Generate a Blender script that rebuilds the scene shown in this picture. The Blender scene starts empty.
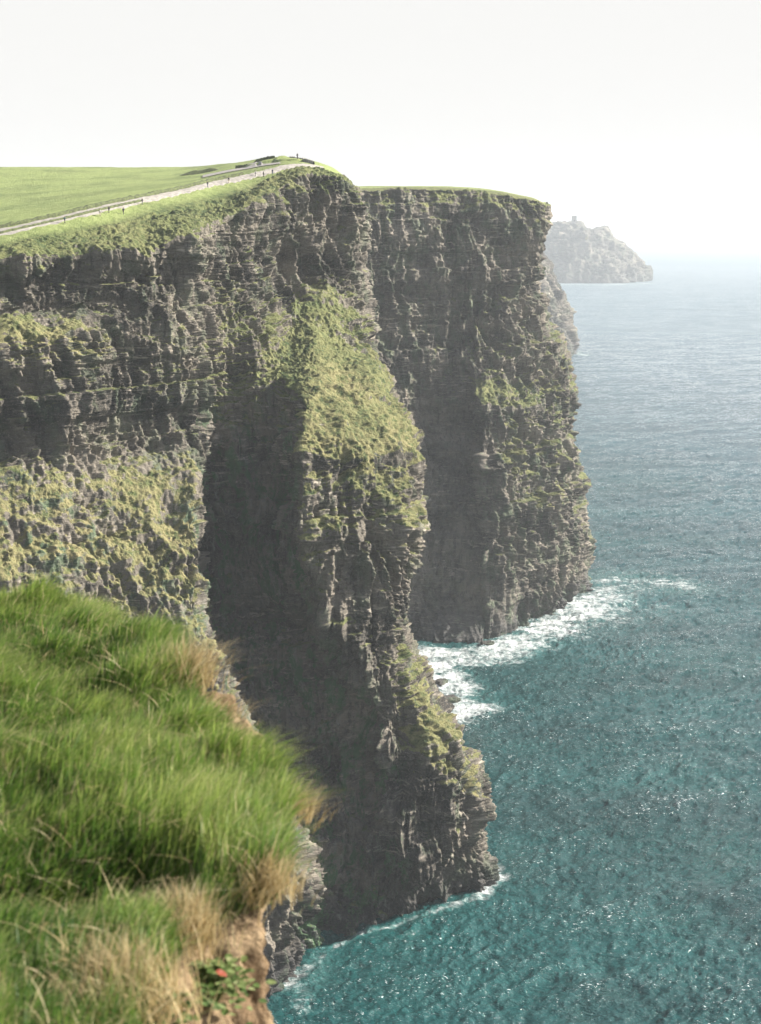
import bpy, bmesh, math, random
import numpy as np
from mathutils import Vector, Matrix

QUAL = 1.0
H = 180.0                      # eye height above the sea
FPX = 1462.0                   # focal length in pixels of the 761 x 1024 frame
PITCH = math.radians(11.3)
CP, SP = math.cos(PITCH), math.sin(PITCH)
SUN_AZ = math.radians(75)      # clockwise from +Y
SUN_EL = math.radians(33)

scene = bpy.context.scene
COL = scene.collection
rng = np.random.default_rng(7)
random.seed(7)

# ------------------------------------------------------------------ camera geometry
def ray(px, py):
    u = (px - 380.5) / FPX
    v = (512.0 - py) / FPX
    return np.array([u, CP + v * SP, -SP + v * CP])
def at(px, py, Y):
    d = ray(px, py)
    return np.array([0, 0, H]) + d * (Y / d[1])
def atz(px, py, z=0.0):
    d = ray(px, py)
    return np.array([0, 0, H]) + d * ((z - H) / d[2])
def gz(px, Y, z=0.0):
    ax = Y * CP + (H - z) * SP
    return np.array([(px - 380.5) / FPX * ax, Y, z])

# ------------------------------------------------------------------ noise
def _hash(ix, iy, iz, seed):
    h = (ix.astype(np.uint32) * np.uint32(374761393)) ^ (iy.astype(np.uint32) * np.uint32(668265263)) ^ (iz.astype(np.uint32) * np.uint32(2246822519)) ^ np.uint32((seed * 3266489917) & 0xffffffff)
    h = (h ^ (h >> np.uint32(15))) * np.uint32(2246822519)
    h = (h ^ (h >> np.uint32(13))) * np.uint32(3266489917)
    return h ^ (h >> np.uint32(16))
def _perlin(P, seed):
    F = np.floor(P)
    I = F.astype(np.int64)
    f = (P - F).astype(np.float32)
    w = f * f * f * (f * (f * 6 - 15) + 10)
    out = 0
    for a in (0, 1):
        wa = w[:, 0] if a else 1 - w[:, 0]
        for b in (0, 1):
            wb = w[:, 1] if b else 1 - w[:, 1]
            for c in (0, 1):
                wc = w[:, 2] if c else 1 - w[:, 2]
                h = _hash(I[:, 0] + a, I[:, 1] + b, I[:, 2] + c, seed)
                gx = (h & np.uint32(1023)).astype(np.float32) / 511.5 - 1
                gy = ((h >> np.uint32(10)) & np.uint32(1023)).astype(np.float32) / 511.5 - 1
                gz_ = ((h >> np.uint32(20)) & np.uint32(1023)).astype(np.float32) / 511.5 - 1
                out = out + wa * wb * wc * (gx * (f[:, 0] - a) + gy * (f[:, 1] - b) + gz_ * (f[:, 2] - c))
    return out * 1.25
def noise(P, scale, seed=0):
    """P (n,3); scale = cycles per metre, scalar or 3-vector"""
    P = P * np.asarray(scale, dtype=np.float64) + 1000.37 + seed * 17.13
    out = np.empty(len(P), dtype=np.float32)
    for k in range(0, len(P), 60000):
        out[k:k + 60000] = _perlin(P[k:k + 60000], seed)
    return out
def fbm(P, scale, octs=4, seed=0, gain=.5, ridged=False):
    s = np.asarray(scale, dtype=np.float64) * np.ones(3)
    out = 0; a = 1; tot = 0
    for o in range(octs):
        n = noise(P, s, seed + o * 31)
        if ridged: n = 1 - 2 * np.sqrt(n * n + .004) * 1.6
        out = out + a * n; tot += a
        a *= gain; s = s * 2.03
    return out / tot * (1.0 if ridged else 1.6)
def rnd01(i, seed=0):
    i = np.asarray(i)
    return _hash(i, i * 0 + 3, i * 0 + 7, seed).astype(np.float64) / 4294967295.0
def cell01(a, b, c, seed=0):
    return _hash(a, b, c, seed).astype(np.float64) / 4294967295.0
def sstep(a, b, x):
    t = np.clip((x - a) / (b - a), 0, 1)
    return t * t * (3 - 2 * t)

# ------------------------------------------------------------------ tagging
def tag(o, label=None, cat=None, group=None, kind=None):
    if label: o['label'] = label
    if cat: o['category'] = cat
    if group: o['group'] = group
    if kind: o['kind'] = kind
    return o
def link_mesh(name, me, mat=None, parent=None):
    o = bpy.data.objects.new(name, me)
    COL.objects.link(o)
    if mat: me.materials.append(mat)
    if parent: o.parent = parent
    return o
def grid_mesh(name, V, mat, attrs=None, smooth=True, parent=None, close_u=False):
    """V (nu,nv,3) -> one mesh; attrs {name: (nu,nv)}"""
    nu, nv = V.shape[:2]
    me = bpy.data.meshes.new(name)
    idx = np.arange(nu * nv).reshape(nu, nv)
    a = idx[:-1, :-1].ravel(); b = idx[1:, :-1].ravel(); c = idx[1:, 1:].ravel(); d = idx[:-1, 1:].ravel()
    F = np.stack([a, b, c, d], 1).astype(np.int32)
    if close_u:
        F = np.concatenate([F, np.stack([idx[-1, :-1], idx[0, :-1], idx[0, 1:], idx[-1, 1:]], 1).astype(np.int32)])
    fast_mesh(me, V.reshape(-1, 3), F, smooth)
    for k, A in (attrs or {}).items():
        at_ = me.attributes.new(k, 'FLOAT', 'POINT')
        at_.data.foreach_set('value', np.ascontiguousarray(A.ravel(), dtype=np.float32))
    return link_mesh(name, me, mat, parent)
def fast_mesh(me, V, F, smooth=True):
    n = F.shape[1]
    me.vertices.add(len(V)); me.vertices.foreach_set('co', np.ascontiguousarray(V, dtype=np.float32).ravel())
    me.loops.add(F.size); me.loops.foreach_set('vertex_index', np.ascontiguousarray(F, dtype=np.int32).ravel())
    me.polygons.add(len(F))
    me.polygons.foreach_set('loop_start', np.arange(0, F.size, n, dtype=np.int32))
    me.polygons.foreach_set('loop_total', np.full(len(F), n, dtype=np.int32))
    if smooth: me.polygons.foreach_set('use_smooth', np.ones(len(F), dtype=bool))
    me.update(calc_edges=True)
    me.validate()

# ------------------------------------------------------------------ loft
def pchip(x, Yv, xq):
    """x (n), Yv (n,m) -> (q,m), no overshoot"""
    x = np.asarray(x, float); h = np.diff(x)
    dlt = np.diff(Yv, axis=0) / h[:, None]
    n = len(x); m = np.zeros_like(Yv)
    for k in range(1, n - 1):
        a, b = dlt[k - 1], dlt[k]
        w1 = 2 * h[k] + h[k - 1]; w2 = h[k] + 2 * h[k - 1]
        with np.errstate(divide='ignore', invalid='ignore'):
            hm = (w1 + w2) / (w1 / a + w2 / b)
        m[k] = np.where(a * b > 0, hm, 0)
    m[0] = dlt[0]; m[-1] = dlt[-1]
    k = np.clip(np.searchsorted(x, xq, side='right') - 1, 0, n - 2)
    t = ((xq - x[k]) / h[k])[:, None]; hk = h[k][:, None]
    return (Yv[k] * (2 * t**3 - 3 * t**2 + 1) + Yv[k + 1] * (3 * t**2 - 2 * t**3)
            + m[k] * hk * (t**3 - 2 * t**2 + t) + m[k + 1] * hk * (t**3 - t**2))
def loft(C, us, vs):
    """C (nu,nv,ch) control grid; us, vs parameter samples (index units)"""
    nu, nv, ch = C.shape
    A = pchip(np.arange(nu), C.reshape(nu, -1), us).reshape(len(us), nv, ch)
    A = A.transpose(1, 0, 2).reshape(nv, -1)
    B = pchip(np.arange(nv), A, vs).reshape(len(vs), len(us), ch).transpose(1, 0, 2)
    return B
def params(lens, step, lo=2):
    out = []
    for k, (L, s) in enumerate(zip(lens, step)):
        n = max(lo, int(math.ceil(L / s)))
        out.append(k + np.arange(n) / n)
    return np.concatenate(out + [np.array([len(lens)], float)])
def normals(V):
    du = np.gradient(V, axis=0); dv = np.gradient(V, axis=1)
    N = np.cross(du, dv)
    N /= np.linalg.norm(N, axis=2, keepdims=True) + 1e-9
    return N
def blur(A, k):
    for ax in (0, 1):
        c = np.cumsum(np.concatenate([np.repeat(A.take([0], ax), k + 1, ax), A, np.repeat(A.take([-1], ax), k, ax)], ax), axis=ax, dtype=np.float64)
        n = A.shape[ax]
        hi = c.take(range(2 * k + 1, 2 * k + 1 + n), ax); lo = c.take(range(0, n), ax)
        A = (hi - lo) / (2 * k + 1)
    return A

# ------------------------------------------------------------------ materials
class NT:
    def __init__(self, name, disp=False):
        self.m = bpy.data.materials.new(name); self.m.use_nodes = True
        self.t = self.m.node_tree; self.n = self.t.nodes; self.n.clear()
        self.out = self.n.new('ShaderNodeOutputMaterial')
    def new(self, kind, props=None, **inputs):
        nd = self.n.new('ShaderNode' + kind)
        for k, v in (props or {}).items(): setattr(nd, k, v)
        for k, v in inputs.items(): self.set(nd, k.replace('_', ' '), v)
        return nd
    def set(self, nd, key, v):
        s = nd.inputs[int(key) if str(key).strip().isdigit() else key]
        if isinstance(v, bpy.types.NodeSocket): self.t.links.new(v, s)
        else: s.default_value = v
    def math(self, op, a, b=0.0, c=None, clamp=False):
        nd = self.n.new('ShaderNodeMath'); nd.operation = op; nd.use_clamp = clamp
        self.set(nd, 0, a); self.set(nd, 1, b)
        if c is not None: self.set(nd, 2, c)
        return nd.outputs[0]
    def mix(self, f, a, b, mode='MIX'):
        nd = self.n.new('ShaderNodeMix'); nd.data_type = 'RGBA'; nd.blend_type = mode
        self.set(nd, 0, f)
        for k, v in ((6, a), (7, b)):
            self.set(nd, k, v if isinstance(v, bpy.types.NodeSocket) else (*v, 1.0))
        return nd.outputs[2]
    def ramp(self, f, a, b, lo=0.0, hi=1.0):
        nd = self.n.new('ShaderNodeMapRange'); nd.interpolation_type = 'SMOOTHSTEP'
        for k, v in enumerate((f, a, b, lo, hi)): self.set(nd, k, v)
        return nd.outputs[0]
    def pos(self, sx=1, sy=1, sz=1, rz=0.0):
        if not hasattr(self, '_tc'): self._tc = self.n.new('ShaderNodeTexCoord').outputs['Object']
        mp = self.n.new('ShaderNodeMapping'); mp.vector_type = 'POINT'
        self.set(mp, 'Vector', self._tc); self.set(mp, 'Scale', (sx, sy, sz)); self.set(mp, 'Rotation', (0, 0, rz))
        return mp.outputs[0]
    def noise(self, vec, scale, detail=4, rough=.55, dist=0.0):
        nd = self.new('TexNoise', None, Vector=vec, Scale=scale, Detail=detail, Roughness=rough, Distortion=dist)
        return nd.outputs['Fac']
    def attr(self, name):
        nd = self.n.new('ShaderNodeAttribute'); nd.attribute_name = name
        return nd.outputs['Fac']
    def bump(self, h, dist, strength=1.0, normal=None):
        nd = self.new('Bump', None, Height=h, Distance=dist, Strength=strength)
        if normal is not None: self.set(nd, 'Normal', normal)
        return nd.outputs[0]
    def principled(self, **kw):
        nd = self.n.new('ShaderNodeBsdfPrincipled')
        for k, v in kw.items(): self.set(nd, k.replace('_', ' '), v)
        self.t.links.new(nd.outputs[0], self.out.inputs[0])
        return nd
def simple(name, rgb, rough=.85, var=.25, scale=8):
    T = NT(name)
    n = T.noise(T.pos(), scale, 3)
    c = T.mix(T.ramp(n, .3, .7), tuple(x * (1 - var) for x in rgb), tuple(min(1, x * (1 + var)) for x in rgb))
    T.principled(Base_Color=c, Roughness=rough)
    return T.m

def cliff_material(name, scale=1.0, warm=0.0):
    T = NT(name)
    s = scale
    veg = T.attr('veg'); dry = T.attr('dry')
    # rock: bedding (thin pale courses), stains running down, patchy tone
    big = T.noise(T.pos(.05 / s, .05 / s, .07 / s), 1, 4, .6)
    bed = T.noise(T.pos(.11 / s, .11 / s, 1.0 / s), 1, 6, .7, .4)
    bedm = T.ramp(T.noise(T.pos(.025 / s, .025 / s, .05 / s), 1, 3, .5), .42, .62)
    bed2 = T.noise(T.pos(.4 / s, .4 / s, 2.6 / s), 1, 4, .65, .3)
    stain = T.noise(T.pos(.7 / s, .7 / s, .06 / s), 1, 4, .6)
    grain = T.noise(T.pos(2.2 / s, 2.2 / s, 3.0 / s), 1, 5, .7)
    c = T.mix(T.ramp(big, .32, .68), (.036, .034, .031), (.21, .185, .15))
    c = T.mix(T.math('MULTIPLY', T.ramp(bed, .52, .66), T.math('ADD', .2, T.math('MULTIPLY', bedm, .7))), c, (.44, .39, .32))
    c = T.mix(T.math('MULTIPLY', T.ramp(bed2, .56, .66), .35), c, (.03, .028, .026))
    c = T.mix(T.math('MULTIPLY', T.ramp(stain, .5, .68), .55), c, (.02, .019, .018))
    c = T.mix(T.math('MULTIPLY', T.ramp(grain, .52, .72), .45), c, (.46, .40, .32))
    wet = T.attr('wet')
    c = T.mix(T.math('MULTIPLY', wet, .8), c, (.03, .031, .033))
    # moss film on damp rock
    ms = T.noise(T.pos(.16 / s, .16 / s, .1 / s), 1, 5, .7)
    c = T.mix(T.math('MULTIPLY', T.ramp(ms, .48, .62), T.math('MULTIPLY', T.attr('moss'), .75)), c, (.055, .125, .05))
    rs = T.noise(T.pos(.45 / s, .45 / s, .09 / s), 1, 6, .75, .5)
    c = T.mix(T.math('MULTIPLY', T.ramp(rs, .54, .66), T.math('MULTIPLY', T.attr('moss'), .45)), c, (.24, .24, .215))
    # vegetation
    g1 = T.noise(T.pos(.5 / s, .5 / s, .5 / s), 1, 5, .65)
    g2 = T.noise(T.pos(.05 / s, .05 / s, .05 / s), 1, 3, .5)
    g3 = T.noise(T.pos(3 / s, 3 / s, 3 / s), 1, 3, .6)
    g = T.mix(T.ramp(g1, .35, .65), (.035, .062, .018), (.115, .15, .045))
    g = T.mix(T.math('MULTIPLY', T.ramp(g2, .4, .65), .5), g, (.145, .17, .058))
    g = T.mix(T.math('MULTIPLY', dry, T.ramp(g1, .3, .6)), g, (.27, .23, .115))
    g = T.mix(T.math('MULTIPLY', T.ramp(g3, .5, .75), .5), g, (.025, .04, .012))
    g = T.mix(T.math('MULTIPLY', T.attr('field'), T.ramp(g2, .3, .6, .45, .85)), g, T.mix(T.ramp(g1, .3, .7), (.21, .265, .08), (.29, .34, .125)))
    edge = T.noise(T.pos(1.4 / s, 1.4 / s, 1.4 / s), 1, 5, .7)
    vm = T.ramp(T.math('ADD', veg, T.math('MULTIPLY', T.math('SUBTRACT', edge, .5), 1.1)), .42, .58)
    col = T.mix(vm, c, g)
    # height
    hr = T.math('ADD', T.math('MULTIPLY', grain, .7), T.math('ADD', T.math('MULTIPLY', bed2, .6), T.math('MULTIPLY', stain, .5)))
    hg = T.math('ADD', g1, T.math('MULTIPLY', g3, .7))
    hm = T.new('Mix', None); hm.data_type = 'FLOAT'; T.set(hm, 0, vm); T.set(hm, 2, hr); T.set(hm, 3, hg)
    bp = T.bump(hm.outputs[0], .8 * s, 1.0)
    T.principled(Base_Color=col, Roughness=T.math('SUBTRACT', .9, T.math('MULTIPLY', wet, .35)), Normal=bp, Specular_IOR_Level=.25)
    return T.m

# ------------------------------------------------------------------ cliff builder
def build_land(name, C, ulen, ustep, vstep, mat, seed, s=1.0, smooth=True, extra=None, label=None):
    """C control grid channels: x y z veg amp moss dry"""
    us = ulen
    vl = [np.linalg.norm(C[:, k + 1, :3] - C[:, k, :3], axis=1).max() for k in range(C.shape[1] - 1)]
    ul = [np.median(np.linalg.norm(C[k + 1, :, :3] - C[k, :, :3], axis=1)) for k in range(C.shape[0] - 1)]
    up = params(ul, [x / QUAL for x in ustep]); vp = params(vl, [x / QUAL for x in vstep])
    G = loft(C, up, vp)
    V = G[..., :3].copy(); veg0 = G[..., 3]; amp = np.clip(G[..., 4], 0, 2); moss = G[..., 5]; dry = G[..., 6]
    nu, nv = V.shape[:2]
    N = normals(blur_path(V, 3))
    if N[nu // 2, nv // 2, 1] > 0 and N[..., 1].mean() > 0: N = -N
    P = V.reshape(-1, 3); n_ = N.reshape(-1, 3)
    steep = sstep(.9, .45, n_[:, 2]) * 1.0
    A = amp.reshape(-1)
    # warp
    w = np.stack([noise(P, .05 / s, seed + 1), noise(P, .05 / s, seed + 2), noise(P, .05 / s, seed + 3)], 1) * 4 * s
    Pw = P + w
    d = fbm(P, .035 / s, 3, seed + 5) * 4.2 * s                                        # bulges
    fl = fbm(Pw, (.10 / s, .10 / s, .022 / s), 3, seed + 9, .5, True)
    d += (fl - .1) * 5.4 * s * (.35 + .65 * steep)                                       # buttresses and gullies
    fl2 = fbm(Pw, (.36 / s, .36 / s, .06 / s), 3, seed + 14, .55, True)
    fmod = .5 + .9 * sstep(-.3, .3, fbm(P, .03 / s, 2, seed + 90))
    d += -fl2 * 1.5 * s * (.4 + .6 * steep) * fmod
    d += fbm(P, .8 / s, 3, seed + 19, .55) * .6 * s
    # bedding: courses of different set-back, broken into joint blocks
    zz = P[:, 2] / s + 1.3 * noise(P, .02 / s, seed + 23) + .45 * noise(P, .15 / s, seed + 24) + .012 * P[:, 0] / s
    def courses(h, amp_, seed_, soft=.22):
        t = zz / h; i = np.floor(t); f = t - i
        a = rnd01(i.astype(np.int64), seed_); b = rnd01(i.astype(np.int64) + 1, seed_)
        return (a + (b - a) * sstep(1 - soft, 1, f)) * amp_ * s
    cm = sstep(-.35, .45, fbm(P, (.03 / s, .03 / s, .06 / s), 3, seed + 95))
    st = courses(6.3, 2.3, 3, .12) + (courses(1.75, .85, 4, .35) + courses(.62, .2, 5, .5)) * (.15 + .75 * cm)
    bx = np.floor((Pw[:, 0] * .8 + Pw[:, 1] * .6) / (1.9 * s)).astype(np.int64)
    by = np.floor((Pw[:, 1] * .8 - Pw[:, 0] * .6) / (2.3 * s)).astype(np.int64)
    bz = np.floor(zz / 1.45).astype(np.int64)
    st += (cell01(bx, by, bz, 9) - .5) * 1.3 * s
    cx = np.floor((Pw[:, 0] * .9 + Pw[:, 1] * .43) / (3.4 * s)).astype(np.int64); cy = np.floor((Pw[:, 1] * .9 - Pw[:, 0] * .43) / (4.4 * s)).astype(np.int64)
    czo = cell01(cx, cy, cx * 0, 11)
    st += (cell01(cx, cy, np.floor(zz / 11.0 + czo * 5).astype(np.int64), 12) - .5) * 2.6 * s
    bx = np.floor((Pw[:, 0] * .7 - Pw[:, 1] * .7) / (.9 * s)).astype(np.int64)
    st += (cell01(bx, by, np.floor(zz / .62).astype(np.int64), 10) - .5) * .4 * s
    d += st * steep
    core = (steep > .8) & (A > .8)
    d -= (d[core].mean() + .6 * s) * steep
    # vegetated ground is softer: clumps
    slope = n_[:, 2]
    vg = veg0.reshape(-1) + .55 * fbm(P, .09 / s, 4, seed + 40, .6) + .25 * fbm(P, .5 / s, 2, seed + 45) + .35 * (slope - .35)
    vmask = sstep(.35, .75, vg)
    d = d * A
    soft = (fbm(P, .13 / s, 3, seed + 50, .6) * 1.1 + np.abs(fbm(P, .55 / s, 3, seed + 55)) * .9) * s * np.clip(A, 0, 1)
    d = d * (1 - .35 * vmask) + soft * vmask
    flat = (1 - steep)
    d = d * (1 - .75 * flat * (A < .7))
    Vn = P + n_ * d[:, None]
    Vd = Vn.reshape(nu, nv, 3)
    if extra is not None: Vd = extra(Vd, P.reshape(nu, nv, 3), G)
    # vegetation where displaced ground lies back
    Nm = normals(blur_path(Vd, 1))
    if Nm[..., 1].mean() > 0: Nm = -Nm
    sl = blur(Nm[..., 2], 2)
    veg = veg0 + .55 * fbm(P, .07 / s, 5, seed + 40, .65).reshape(nu, nv) + 1.0 * (sl - .45) + .35 * fbm(P, .4 / s, 3, seed + 45, .6).reshape(nu, nv) + 2 * sstep(.98, 1.1, veg0)
    hloc = blur(d.reshape(nu, nv), 8)
    cavity = np.clip((d.reshape(nu, nv) - hloc) / (1.2 * s) + .5, 0, 1)
    wet = sstep(14 * s, 3, Vd[..., 2] + 4 * fbm(P, .15, 2, seed + 60).reshape(nu, nv))
    o = grid_mesh(name, Vd, mat, {'veg': np.clip(veg, -1, 2), 'dry': dry + .3 * fbm(P, .06 / s, 3, seed + 70).reshape(nu, nv), 'moss': moss, 'cavity': cavity, 'wet': wet, 'field': sstep(.95, 1.15, veg0)}, smooth)
    tag(o, kind='structure')
    return o, Vd, up, vp
def blur_path(V, k):
    return np.stack([blur(V[..., i], k) for i in range(3)], -1)

def lookup(Vd, up, vp, u, v):
    """bilinear point on a built sheet at parameter (u, v)"""
    fu = np.interp(u, up, np.arange(len(up))); fv = np.interp(v, vp, np.arange(len(vp)))
    i = min(int(fu), len(up) - 2); j = min(int(fv), len(vp) - 2); a = fu - i; b = fv - j
    return (Vd[i, j] * (1 - a) * (1 - b) + Vd[i + 1, j] * a * (1 - b) + Vd[i, j + 1] * (1 - a) * b + Vd[i + 1, j + 1] * a * b)

M_cliff = cliff_material('cliff_rock_and_turf')
M_cliff_far = cliff_material('far_cliff_rock_and_turf', 4.0)

# ================================================================== NEAR HEADLAND
#        F0 crest, F1 field, P1 path far edge, P2 path near edge, S slope, R rim, c1..c9, base(px,py -> z=0 or ('g',px,Y))
near_cols = [
 # px -400 and -150: beyond the left of the frame
 [(-400,167,600),(-400,215,460),(-400,330,318),(-400,343,312),(-400,355,309),(-400,372,305),(-400,390,305),(-400,415,303),(-400,440,296),(-400,500,293),(-400,560,290),(-400,620,282),(-400,720,272),(-400,860,262),(-400,960,258),('g',-400,254)],
 [(-150,167,620),(-150,205,475),(-150,262,350),(-150,272,343),(-150,284,338),(-150,300,333),(-150,322,334),(-150,350,331),(-150,378,322),(-150,440,318),(-150,500,315),(-150,550,305),(-150,650,290),(-150,800,280),(-150,920,275),('g',-150,270)],
 [(0,167,620),(0,195,490),(0,228,374),(0,237,367),(0,250,360),(0,268,355),(0,292,357),(0,316,354),(5,345,344),(5,395,341),(5,448,338),(0,500,327),(0,600,311),(0,760,300),(0,900,295),('g',0,290)],
 [(60,167,620),(60,188,505),(60,215,388),(60,223,382),(62,240,373),(64,262,365),(64,287,367),(62,312,364),(62,343,353),(64,395,350),(64,448,347),(64,500,335),(66,600,319),(72,760,308),(60,900,302),('g',40,297)],
 [(110,167,620),(110,183,515),(110,203,404),(112,211,398),(116,232,387),(120,257,376),(120,282,378),(120,308,375),(122,342,369),(122,392,365),(122,446,361),(124,500,346),(126,600,328),(140,760,315),(150,900,309),('g',150,303)],
 [(155,167,620),(155,180,522),(155,194,422),(156,201,416),(158,220,401),(160,250,383),(160,275,384),(162,303,381),(163,340,376),(165,392,372),(166,444,367),(168,500,351),(170,600,332),(190,760,319),(215,900,314),('g',240,308)],
 [(180,167,615),(180,177,530),(180,189,434),(181,195,428),(184,212,410),(187,243,388),(188,270,388),(189,300,386),(190,340,381),(192,390,377),(194,440,371),(194,500,354),(196,600,335),(222,760,322),(262,890,318),('g',283,313)],
 [(200,166,600),(200,175,528),(200,184,443),(201,190,437),(204,208,420),(208,236,400),(208,265,400),(208,298,397),(206,338,391),(200,390,383),(196,440,374),(197,500,356),(202,600,338),(252,760,327),(296,880,322),(296,972)],
 [(212,165,590),(212,173,525),(212,181,450),(213,187,444),(216,205,428),(222,228,410),(222,260,410),(222,296,406),(220,338,399),(212,390,392),(204,440,388),(205,500,379),(212,600,374),(262,750,362),(312,885,342),(315,955)],
 [(232,163,570),(232,169,520),(232,177,457),(234,183,452),(238,198,436),(244,213,421),(244,248,421),(246,290,415),(248,335,405),(250,390,396),(240,450,388),(240,520,381),(248,620,375),(290,760,364),(326,885,348),(332,940)],
 [(252,160,555),(252,166,515),(252,172.5,463),(254,178.5,459),(258,190,448),(264,200,436),(264,238,435),(267,285,428),(272,332,415),(278,388,396),(275,455,386),(276,530,381),(285,640,375),(322,770,364),(352,885,352),(362,929)],
 [(268,157,548),(269,162,512),(270,168,469),(272,174,465),(276,181,457),(282,190,449),(282,230,448),(286,278,442),(292,328,428),(296,388,388),(296,452,374),(297,535,366),(312,640,368),(350,770,362),(380,885,353),(388,920)],
 [(286,157,544),(287,160,510),(288,164,475),(290,169,471),(294,174,464),(299,181,457),(300,224,455),(303,270,449),(308,326,428),(310,388,384),(303,452,364),(303,540,354),(330,620,356),(382,740,353),(402,870,352),(412,913)],
 [(302,158,542),(303,161,510),(304,163.5,480),(306,167,476),(310,171,470),(315,177,463),(316,218,461),(319,266,455),(326,330,430),(334,392,388),(335,455,367),(330,530,359),(352,615,356),(390,735,352),(420,868,352),(430,906)],
 [(318,162,540),(319,164,512),(320,166,486),(321,168,482),(324,172,474),(329,178,466),(330,218,464),(334,266,457),(342,332,432),(356,400,392),(366,462,370),(362,532,361),(378,615,358),(402,720,354),(440,850,354),(452,900)],
 [(332,167,540),(333,169,515),(334,171,492),(335,173,488),(337,176,480),(341,181,470),(343,220,467),(346,270,459),(356,338,435),(376,402,397),(396,470,374),(392,535,364),(386,615,361),(406,710,356),(462,825,356),(475,893)],
 [(344,176,540),(345,177,518),(346,178,498),(347,180,494),(349,182,486),(352,186,476),(356,224,472),(357,280,463),(366,344,443),(394,406,408),(422,480,382),(422,538,374),(402,620,370),(421,695,364),(478,797,362),(486,884)],
]
NR = 16
def near_point(c):
    if c[0] == 'g': return gz(c[1], c[2], 0.0)
    if len(c) == 2: return atz(c[0], c[1], 0.0)
    return at(*c)
row_veg  = [1.3,1.3,1.2,1.2,.85,.55,.22,.12,.2,.08,.0,.42,.45,.2,-.4,-1.2]
row_amp  = [.25,.2,.05,.05,.85,.95,1,1,1,1,1,1,1,1,1,1]
row_dry  = [.05,.05,.1,.1,.25,.35,.4,.4,.5,.4,.4,.4,.4,.3,.3,.3]
near = np.zeros((len(near_cols), NR, 7))
for i, c in enumerate(near_cols):
    for k in range(NR):
        near[i, k, :3] = near_point(c[k])
        near[i, k, 3:] = (row_veg[k], row_amp[k], .35, row_dry[k])
def setv(i0, i1, k0, k1, veg=None, amp=None, moss=None, dry=None):
    for ch, v in ((3, veg), (4, amp), (5, moss), (6, dry)):
        if v is not None: near[i0:i1 + 1, k0:k1 + 1, ch] = v
# columns: 0 -400,1 -150,2 0,3 60,4 110,5 155,6 180,7 edge195,8 recess,9,10,11 spur root,12 spur edge,13,14,15,16 silhouette
setv(0, 3, 8, 8, veg=.62, dry=.7); setv(4, 4, 8, 8, veg=.2)                     # ledge on the left
setv(5, 7, 8, 9, veg=.35)
setv(0, 7, 11, 12, veg=.56, dry=.8, moss=.8, amp=.75)                       # green slopes under the pale band
setv(8, 8, 7, 9, veg=.42); setv(9, 10, 8, 9, veg=.62, dry=.3)
setv(8, 11, 10, 15, veg=-.02, moss=1.5, amp=1.2)                     # the shaded recess
setv(12, 12, 13, 14, veg=-.05, moss=1.2, amp=1)
setv(10, 11, 9, 9, veg=.75, dry=.3)
setv(11, 16, 8, 8, veg=.62, dry=.35); setv(12, 16, 9, 9, veg=.85, dry=.6, amp=.95)
setv(12, 16, 10, 10, veg=.72, dry=.6, amp=.9); setv(12, 16, 11, 11, veg=.5, dry=.5); setv(12, 16, 12, 12, veg=.34)
setv(13, 14, 13, 13, veg=.2); setv(15, 16, 13, 13, veg=.75, dry=.6); setv(14, 16, 14, 14, veg=.38, dry=.6)
setv(8, 11, 5, 6, veg=.5)
# the hidden back of the headland
last = near[-1].copy()
for off in ((.5, 22, .8), (-14, 70, .9), (-70, 120, 1), (-240, 150, 1)):
    b = last.copy()
    g = np.linspace(.3, 1, NR)
    b[:, 0] += off[0] * (g if off[0] > 0 else 1); b[:, 1] += off[1] * np.linspace(.75, 1, NR)
    b[:5, 1] = last[:5, 1] + off[1] * .3 * np.array([1.8, 1.7, 1.5, 1.4, 1.3]); b[5:, 3] = .1
    if off[0] < -50: b[:9, 2] -= 14
    near = np.concatenate([near, b[None]])
# under-water skirt
sk = near[:, -1:].copy(); sk[..., 2] = -8; sk[..., 1] -= 2; sk[..., 0] += 1
near = np.concatenate([near, sk], 1)
ust = [3, 1.2] + [.26] * 14 + [.6, 2, 4, 6]
vst = [6, 2.5, .8, .45, .3] + [.22] * 10 + [1.5]
def mounds(Vd, P, G):
    for px, py, Y, rx, ry, h in ((268, 165, 508, 9, 8, 1.0), (292, 163, 500, 7, 6, .8)):
        c = at(px, py, Y)
        q = np.sqrt(((P[..., 0] - c[0]) / rx) ** 2 + ((P[..., 1] - c[1]) / ry) ** 2)
        Vd[..., 2] += h * sstep(1.0, .75, q)
    return Vd
near_obj, NV, NU, NVp = build_land('cliff_headland', near, None, ust, vst, M_cliff, 100, extra=mounds)

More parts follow.
